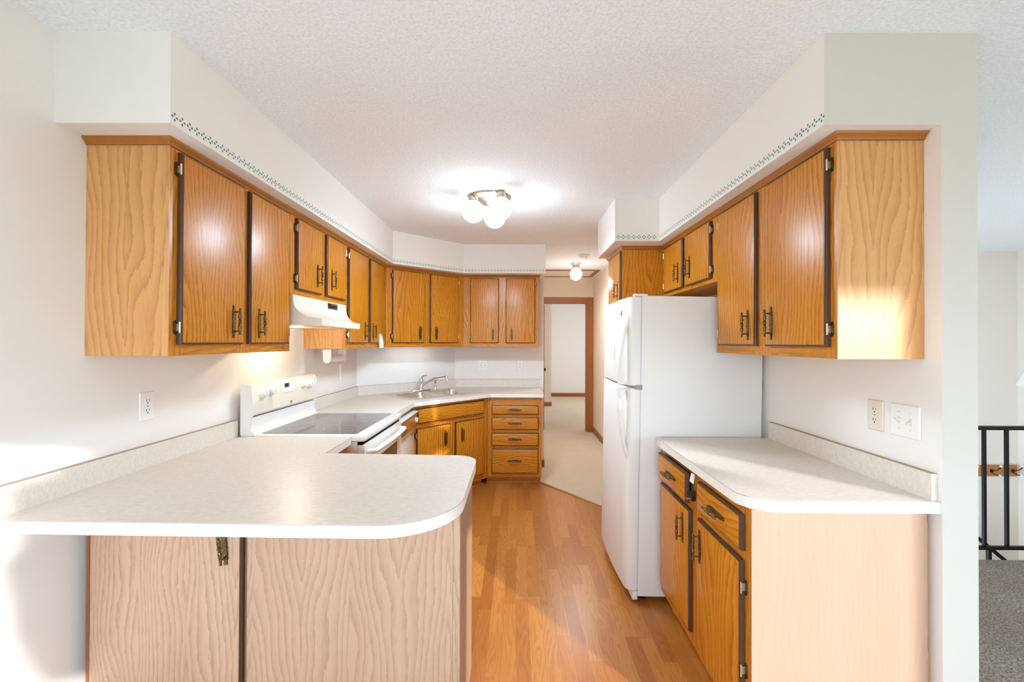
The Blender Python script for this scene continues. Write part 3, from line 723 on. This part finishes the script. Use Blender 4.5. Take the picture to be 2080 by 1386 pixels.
b = MB(); b.box(.01, RW - .01, .004, .04, .868, .886); b.box(.03, RW - .03, .06, .6, 0, .09); b.build('shade_gap', 'void', r)  # near-black boxes stand in for shade above and below the oven

# ------------------------------------------------------------------ dishwasher
dw = thing('dishwasher', 'white dishwasher with woodgrain control panel beside the range', 'dishwasher', (-.875, 3.104, 0), Q)
b = MB(); b.box(.004, .594, .02, .58, .08, .872); b.build('body', 'grey', dw)
b = MB(); b.box(.006, .592, -.004, .02, .1, .70, bev=.004); b.build('door_panel', 'almond', dw)
b = MB(); b.box(.004, .594, -.030, .02, .708, .838, bev=.004); b.box(.004, .594, -.042, .02, .832, .842, bev=.002); cpn = b.build('control_panel', 'gasket', dw)
b = MB(); b.box(.03, .582, -.0335, -.0295, .722, .824, bev=.001); b.build('woodgrain_insert', 'dwwood', cpn)
b = MB(); b.box(.028, .584, -.0315, -.029, .718, .828); b.build('insert_border', 'black', cpn)
b = MB(); b.lathe([(0, 0), (.038, 0), (.038, -.006), (.03, -.01), (.024, -.026), (.018, -.028), (0, -.028)], ax='y', seg=28); b.build('dial', 'chrome', cpn, (.515, -.033, .775))
for i in range(5):
    b = MB(); b.box(-.011, .011, -.012, 0, -.013, .013, bev=.002); b.build('push_button', 'chrome' if i % 2 == 0 else 'black', cpn, (.085 + i * .027, -.0335, .766))
b = MB(); b.box(-.012, .012, -.018, 0, -.008, .008, bev=.004); b.build('latch', 'chrome', dw, (.30, -.004, .688))
b = MB(); b.box(.02, .58, .06, .55, 0, .08); b.build('toe_kick', 'void', dw)

# ------------------------------------------------------------------ range hood
h = thing('range_hood', 'almond range hood under the short left cabinet', 'range hood', (0, 0, 0))
def hoodprof(xlip):
    xt = -1.214; P = [(XL + .004, 1.683), (xt, 1.683), (xt + .003, 1.64), (xt + .012, 1.612)]
    for i in range(1, 8):
        u = i / 8; P.append((xt + .012 + (xlip - xt - .012) * u ** 1.15, 1.612 - (1.612 - 1.553) * (1 - (1 - u) ** 2.2)))
    P += [(xlip, 1.553), (xlip + .002, 1.55), (xlip + .002, 1.515), (xlip, 1.513), (XL + .004, 1.513)]
    return P
ya, yb_ = 2.352, 3.078
b = MB(); b.loft([[(x, ya if i == 0 else yb_, z) for x, z in hoodprof(-1.058 if i == 0 else -1.115)] for i in range(2)]); b.build('canopy', 'almond', h)
b = MB(); b.box(-1.45, -1.15, 2.42, 3.0, 1.5115, 1.5135); b.build('filter', 'steel', h)
b = MB(); b.box(-1.2135, -1.2095, 2.782, 2.925, 1.634, 1.674); pl = b.build('control_plate', 'black', h)
b = MB()
for i in range(2): b.box(-1.2097, -1.2075, 2.80 + i * .07, 2.825 + i * .07, 1.648, 1.662, 0, bev=.001)
b.build('rocker_switch', 'knobwood', pl)
b = MB()
for k in range(3): b.box(-1.2096, -1.2090, 2.835 + k * .028, 2.853 + k * .028, 1.666, 1.668)
b.box(-1.2096, -1.2090, 2.79, 2.915, 1.639, 1.6405); b.build('marking', 'cream', pl)
lamp('hood_lamp', 'POINT', 5.5, (1, .86, .66), (-1.32, 2.6, 1.49), None, .03)

# ------------------------------------------------------------------ refrigerator (leans back a touch on its levelling feet)
fr = thing('refrigerator', 'white top freezer refrigerator with arched handles', 'refrigerator', (.668, 2.412, .0), 0)
fr.rotation_euler = (0, math.radians(.8), 0)
b = MB(); b.box(0, .668, 0, .70, .03, 1.688, bev=.006)
b.build('cabinet_body', 'fridge', fr)
def fdoor(z0, z1, name):
    b = MB(); ring = []
    out = [(-.008, -.004), (-.038, -.006)] + arc(-.038 - .0, .030, .036, -90, -160, 6)[1:]
    # plan outline: rounded near corner, slightly bowed face, rounded far corner
    pts = [(-.006, -.004), (-.032, -.006), (-.050, -.002), (-.062, .010), (-.069, .028), (-.073, .06)]
    for i in range(1, 12):
        u = i / 12; pts.append((-.073 - .010 * math.sin(PI * u), .06 + .58 * u))
    pts += [(-.073, .64), (-.069, .672), (-.062, .69), (-.050, .702), (-.032, .706), (-.006, .704)]
    R = []
    for ins, z in ((.008, z0), (.002, z0 + .004), (0, z0 + .012), (0, z1 - .012), (.002, z1 - .004), (.008, z1)):
        R.append([(min(x + ins, -.006), y + ins * (1 if y < .3 else -1), z) for x, y in pts])
    b.loft(R); return b.build(name, 'fridge', fr)
fz = fdoor(1.186, 1.682, 'freezer_door'); fd = fdoor(.062, 1.176, 'fridge_door')
b = MB(); b.box(-.007, .002, .004, .696, .07, 1.675); b.build('gasket', 'gasket', fr)
def fhandle(door, z_root, z_mid):
    b = MB(); R = []
    n = 16
    for i in range(n + 1):
        u = i / n; z = z_root + (z_mid - z_root) * u
        off = -.055 - .058 * math.sin(min(u * 1.15, 1) * PI / 2) ** .8
        wd = .030 - .012 * u; yc = .03 + .012 * u
        th = .012
        R.append([(off, yc - wd / 2, z), (off - .006, yc - wd / 4, z), (off - .006, yc + wd / 4, z), (off, yc + wd / 2, z), (off + th, yc + wd / 2, z), (off + th, yc - wd / 2, z)])
    b.loft(R)
    s = 1 if z_mid > z_root else -1
    zc = z_mid - s * .012
    b.box(-.112, -.05, .022, .062, min(zc, z_mid), max(zc, z_mid), bev=.003)
    return b.build('door_handle', 'fridge', door)
fhandle(fz, 1.61, 1.192); fhandle(fd, .76, 1.170)
b = MB(); b.box(-.0785, -.074, .135, .185, 1.585, 1.612, bev=.001); bd_ = b.build('badge', 'bronzeplate', fz)
b = MB(); b.box(-.0790, -.0784, .141, .179, 1.602, 1.604); b.box(-.0790, -.0784, .141, .179, 1.593, 1.597); b.build('lettering', 'cream', bd_)
b = MB(); b.box(-.045, .03, -.006, .03, 1.683, 1.697, bev=.004); b.build('hinge_cover', 'fridge', fr)
b = MB(); b.box(-.05, .0, .66, .70, 1.683, 1.695, bev=.004); b.build('hinge_cover', 'fridge', fr)
b = MB(); b.box(-.03, .006, -.0095, .02, 1.168, 1.194, bev=.002); b.box(-.04, -.02, -.0098, .0, 1.177, 1.185); b.build('center_hinge', 'grey', fr)
b = MB(); b.box(-.03, .0, .0, .70, .012, .058, bev=.004); b.build('toe_grille', 'fridge', fr)
for x in (.04, .6):
    for y in (.05, .65):
        b = MB(); b.lathe([(.018, 0), (.018, .012), (.01, .016), (.01, .03)], (x, y, .0)); b.build('foot', 'void', fr)
b = MB(); b.box(-.0025, 0, -.008, .008, -.048, .048, bev=.0006)
tag(b.build('fridge_magnet', 'paper', None, (.597, 2.70, 1.37)), 'narrow cream strip stuck on the freezer door', 'magnet')

# ------------------------------------------------------------------ lamps
def globe_lamp_parts(t, c, r, neck):
    b = MB(); b.sphere((0, 0, 0), r, seg=32); b.build('glass_globe', 'globe', t, c)
    b = MB(); b.lathe([(.03, 0), (.034, .012), (.03, neck * .7), (.02, neck)], (c[0], c[1], c[2] + r * .88)); b.build('socket', 'nickel', t)
cl = thing('ceiling_light', 'three globe ceiling light with round nickel base in the kitchen', 'lamp', (-.195, 3.05, ZC))
b = MB(); b.lathe([(.150, 0), (.152, -.006), (.146, -.014), (.12, -.02), (.06, -.026), (.03, -.034), (.02, -.05), (.012, -.06), (.014, -.07), (.004, -.08), (0, -.082)], seg=40); b.build('canopy', 'nickel', cl)
for (gx, gy) in ((-.3035, 2.99), (-.112, 2.92), (-.163, 3.135)):
    globe_lamp_parts(cl, (gx + .195, gy - 3.05, -.118), .0765, .05)
hl_ = thing('hall_light', 'single white globe ceiling light in the hall', 'lamp', (.757, 5.61, ZC))
b = MB(); b.lathe([(.058, 0), (.06, -.008), (.05, -.018), (.042, -.022), (.04, -.05), (.036, -.055)], seg=32); b.build('canopy', 'nickel', hl_)
b = MB(); b.sphere((0, 0, 0), .079, seg=32); b.build('glass_globe', 'globe', hl_, (0, 0, -.142))
lamp('kitchen_bulb', 'POINT', 18, (.66, .83, 1), (-.19, 3.03, 2.18), None, .12)
lamp('kitchen_globes', 'AREA', 26, (.62, .82, 1), (-.19, 3.03, 2.235), (0, 0, -1), .3, .3)
lamp('hall_bulb', 'POINT', 2.2, (.88, .92, 1), (.757, 5.61, 2.19), None, .08)
lamp('hall_globe', 'AREA', 15, (.88, .92, 1), (.757, 5.61, 2.21), (0, 0, -1), .15, .15)
sd = thing('smoke_detector', 'round white smoke detector on the ceiling before the hall', 'smoke detector', (.775, 5.07, ZC))
b = MB(); b.lathe([(.066, 0), (.068, -.012), (.06, -.02), (.05, -.022)], seg=32); b.build('base', 'plastic', sd)
b = MB(); b.lathe([(.05, -.02), (.05, -.034), (.04, -.042), (.0, -.044)], seg=32); b.build('cover', 'plastic', sd)
b = MB(); b.lathe([(.008, 0), (.008, -.004), (0, -.005)], (.022, -.01, -.043), seg=12); b.build('test_button', 'grey', sd)

# ------------------------------------------------------------------ outlets and switches (local -y faces the room)
def plate(b, w, h, mi=0):
    R = []
    for ins, y in ((0, 0), (0, -.002), (.003, -.005)):
        R.append([(-w / 2 + ins, y, -h / 2 + ins), (w / 2 - ins, y, -h / 2 + ins), (w / 2 - ins, y, h / 2 - ins), (-w / 2 + ins, y, h / 2 - ins)])
    b.loft(R, mi)
def outlet(label, loc, rotz, mat='plastic', w=.071, hh=.116, group=None):
    t_ = thing('wall_outlet', label, 'outlet', loc, rotz, group)
    b = MB(); plate(b, w, hh); b.lathe([(0, -.0062), (.003, -.006), (.003, -.005), (.0, -.0048)], ax='y', mi=1, seg=10); b.build('cover_plate', [mat, 'grey'], t_)
    for z in (-.02, .02):
        b = MB(); pts = [(x, zz) for x, zz in arc(0, 0, .0172, 0, 360, 24)[:-1]]
        pts = [(x, max(min(zz, .014), -.014)) for x, zz in pts]
        b.loft([[(x, y, zz) for x, zz in pts] for y in (-.004, -.0068)])
        b.box(-.0075, -.0052, -.0071, -.0066, -.001, .0085, 1); b.box(.0052, .0075, -.0071, -.0066, 0, .0075, 1); b.box(-.0025, .0025, -.0071, -.0066, -.0095, -.005, 1)
        b.build('socket', [mat, 'void'], t_, (0, 0, z))
    return t_
def switch(label, loc, rotz, mat='plastic', tog='cream', w=.116, states=(1, -1)):
    t_ = thing('light_switch', label, 'switch', loc, rotz)
    b = MB(); plate(b, w, .116)
    for x in (-.023, .023):
        for z in (-.03, .03): b.lathe([(0, -.0062), (.003, -.006), (.003, -.005), (0, -.0048)], (x, 0, z), 'y', 1, 10)
        b.box(x - .0055, x + .0055, -.0054, -.004, -.0125, .0125, 1)
    b.build('cover_plate', [mat, 'cream'], t_)
    for x, s in zip((-.023, .023), states):
        b = MB(); b.loft([[(-.004 * k, y, z * k - .0 + s * dz) for k2, z in ((1, -.005), (1, .005))] + [(.004 * k, y, z * k + s * dz) for k2, z in ((1, .005), (1, -.005))] for y, k, dz in ((-.004, 1, 0), (-.012, .9, .004), (-.02, .7, .008))])
        b.build('toggle', tog, t_, (x, 0, 0))
    return t_
outlet('white double wall outlet above the peninsula backsplash', (XL + .001, 1.776, 1.161), Q)
outlet('cream double wall outlet right of the refrigerator', (XR - .001, 1.682, 1.154), -Q, 'cream')
switch('white double light switch near the right wall end', (XR - .001, 1.555, 1.154), -Q)
switch('white double light switch on the back wall right of the sink', (-.386, YB - .001, 1.163), 0, tog='plastic', states=(1, 1))
outlet('white double wall outlet on the back wall by the hall', (.037, YB - .001, 1.158), 0)
outlet('small pale wall outlet low in the far room', (1.72, 11.399, .32), 0)

# ------------------------------------------------------------------ small things
ph = thing('paper_towel_holder', 'white paper towel holder mounted under the left corner cabinet', 'holder', (-1.362, 3.115, WALL_Z - .001), Q)
for x in (0, .27):
    b = MB(); P = [(-.03, 0), (.03, 0), (.03, -.03), (.026, -.085), (.012, -.102), (-.012, -.102), (-.026, -.085), (-.03, -.03)]
    b.loft([[(xx, y, z) for y, z in P] for xx in (x, x + .014)]); b.build('bracket', 'plastic', ph)
b = MB(); b.lathe([(.012, .014), (.012, .02), (.026, .022), (.026, .262), (.012, .264), (.012, .27)], (0, 0, -.072), 'x', seg=24); b.build('roller', 'plastic', ph)
b = MB(); b.box(0, .284, -.028, .028, -.006, 0, bev=.001); b.build('mounting_strip', 'plastic', ph)
tp = MB(); pts = [(.004, 0), (.038, .003), (.036, .05), (.028, .09), (.018, .116), (.004, .128), (.0, .11), (.0, .05)]
tp.loft([[(x - .012 * 0, y + .004 * math.sin(z * 40), z) for x, z in pts] for y in (0, -.0012)])
tag(tp.build('paper_tag', 'paper', None, (-1.203, 3.80, 1.372), (0, 0, .25)), 'torn white paper strip on the corner cabinet left of the sink', 'paper')
b = MB(); b.box(-.011, .011, -.012, 0, -.066, .066, bev=.003); b.box(-.016, .016, -.014, 0, .058, .07, bev=.002)
tag(b.build('wall_thermometer', 'plastic', None, (XL + .001, 3.725, 1.163), (0, 0, Q)), 'slim white strip on the left wall before the sink corner', 'thermometer')
pw = thing('power_plug', 'black plug with bare prongs hanging at the right drawers', 'plug', (.754, 1.885, .80))
b = MB(); b.loft([[(-.004 + dx, y, z) for dx, y in ((0, -w_), (.016, -w_), (.016, w_), (0, w_))] for z, w_ in ((-.05, .011), (-.046, .013), (-.02, .012), (-.008, .006))]); b.build('plug_body', 'black', pw)
for y in (-.006, .006):
    b = MB(); b.box(-.024, -.003, y - .0012, y + .0012, -.043, -.036); b.build('prong', 'chrome', pw)
b = MB(); b.tube([(.004, 0, -.01), (.006, .001, .02), (.01, .002, .045), (.02, .004, .066)], .0035, seg=8); b.build('cord', 'black', pw)
b = MB(); b.loft([[(x, -.006 + .016 * i, z) for x, z in ((-.006, .03), (.006, .022), (.012, .062), (.002, .066))] for i in (0, 1)]); b.build('sleeve', 'plastic', pw)

# entry railing, handrail and hook board
rl = thing('stair_railing', 'black iron railing at the carpet edge of the stairwell', 'railing', (1.5, 2.93, 0))
b = MB(); b.box(.02, 3.9, -.016, .016, .855, .880, bev=.003); b.build('top_rail', 'iron', rl)
b = MB(); b.box(.02, 3.9, -.014, .014, .062, .082, bev=.002); b.build('bottom_rail', 'iron', rl)
x = 1.6 - 1.5 + .0226
k = 0
for k in range(-6, 16):
    xx = 1.611 + k * .1485
    if xx > 3.85: break
    b = MB(); b.box(-.0085, .0085, -.0085, .0085, .08, .858); b.build('baluster', 'iron', rl, (xx, 0, 0))
for xx in (.05, 1.64, 3.85):
    b = MB(); b.box(-.01, .01, -.01, .01, -.12, .07); b.build('foot_post', 'iron', rl, (xx, .0, 0))
hr = thing('handrail', 'black sloping handrail going down the stairs behind the railing', 'railing', (0, 3.6, 0))
b = MB(); b.loft([[(x, y, z + dz) for y, dz in ((-.014, -.014), (.014, -.014), (.014, .014), (-.014, .014))] for x, z in ((3.1, .395), (4.9, -1.095))]); b.build('rail', 'iron', hr)
for x, z in ((3.2, .30), (4.85, -1.06)):
    b = MB(); b.box(x - .008, x + .008, -.008, .008, -1.2, z); b.build('post', 'iron', hr)
hk = thing('coat_rack', 'wooden coat hook board with white tipped hooks on the stairwell wall', 'coat rack', (5.24, YE - .001, .042))
b = MB(); b.box(-.42, .22, -.018, 0, -.062, .062, bev=.003); b.build('board', 'hookwood', hk)
for x in (-.31, -.06, .17):
    b = MB()
    b.tube([(0, -.018, 0), (-.01, -.04, .006), (.02, -.06, .02), (.04, -.07, .045), (.045, -.07, .06)], .005, 0, 8); b.tube([(0, -.018, -.01), (-.005, -.035, -.02), (.015, -.05, -.035), (.035, -.06, -.04)], .005, 0, 8)
    b.lathe([(.02, 0), (.02, -.004), (0, -.005)], (0, -.018, 0), 'y', 0, 14)
    hk_ = b.build('hook', 'knobwood', hk, (x, 0, 0))
    for p in ((.045, -.07, .062), (.04, -.062, -.042)):
        b = MB(); b.sphere(p, .013, seg=12); b.build('hook_tip', 'porcelain', hk_)
pn = thing('pendant_lamp', 'white lamp shade just showing at the right edge above the railing', 'lamp', (4.095, 3.4, ZC))
b = MB(); b.tube([(0, 0, 0), (0, 0, -1.05)], .004); b.build('cord', 'black', pn)
b = MB(); b.lathe([(.03, -1.03), (.05, -1.06), (.16, -1.33), (.165, -1.345), (.155, -1.345), (.05, -1.08), (.02, -1.05)], seg=32); b.build('shade', 'porcelain', pn)

# things of a kind share a group
for o in COL.objects:
    n = o.name.split('.')[0]
    gname = {'wall_cabinet': 'oak wall cabinets', 'base_cabinet': 'oak base cabinets', 'sink_cabinet': 'oak base cabinets', 'drawer_cabinet': 'oak base cabinets',
             'wall_outlet': 'wall outlets', 'light_switch': 'double light switches', 'countertop': 'laminate countertops', 'crown_moulding': 'oak crown mouldings'}.get(n)
    if gname and o.parent is None and 'label' in o: o['group'] = gname
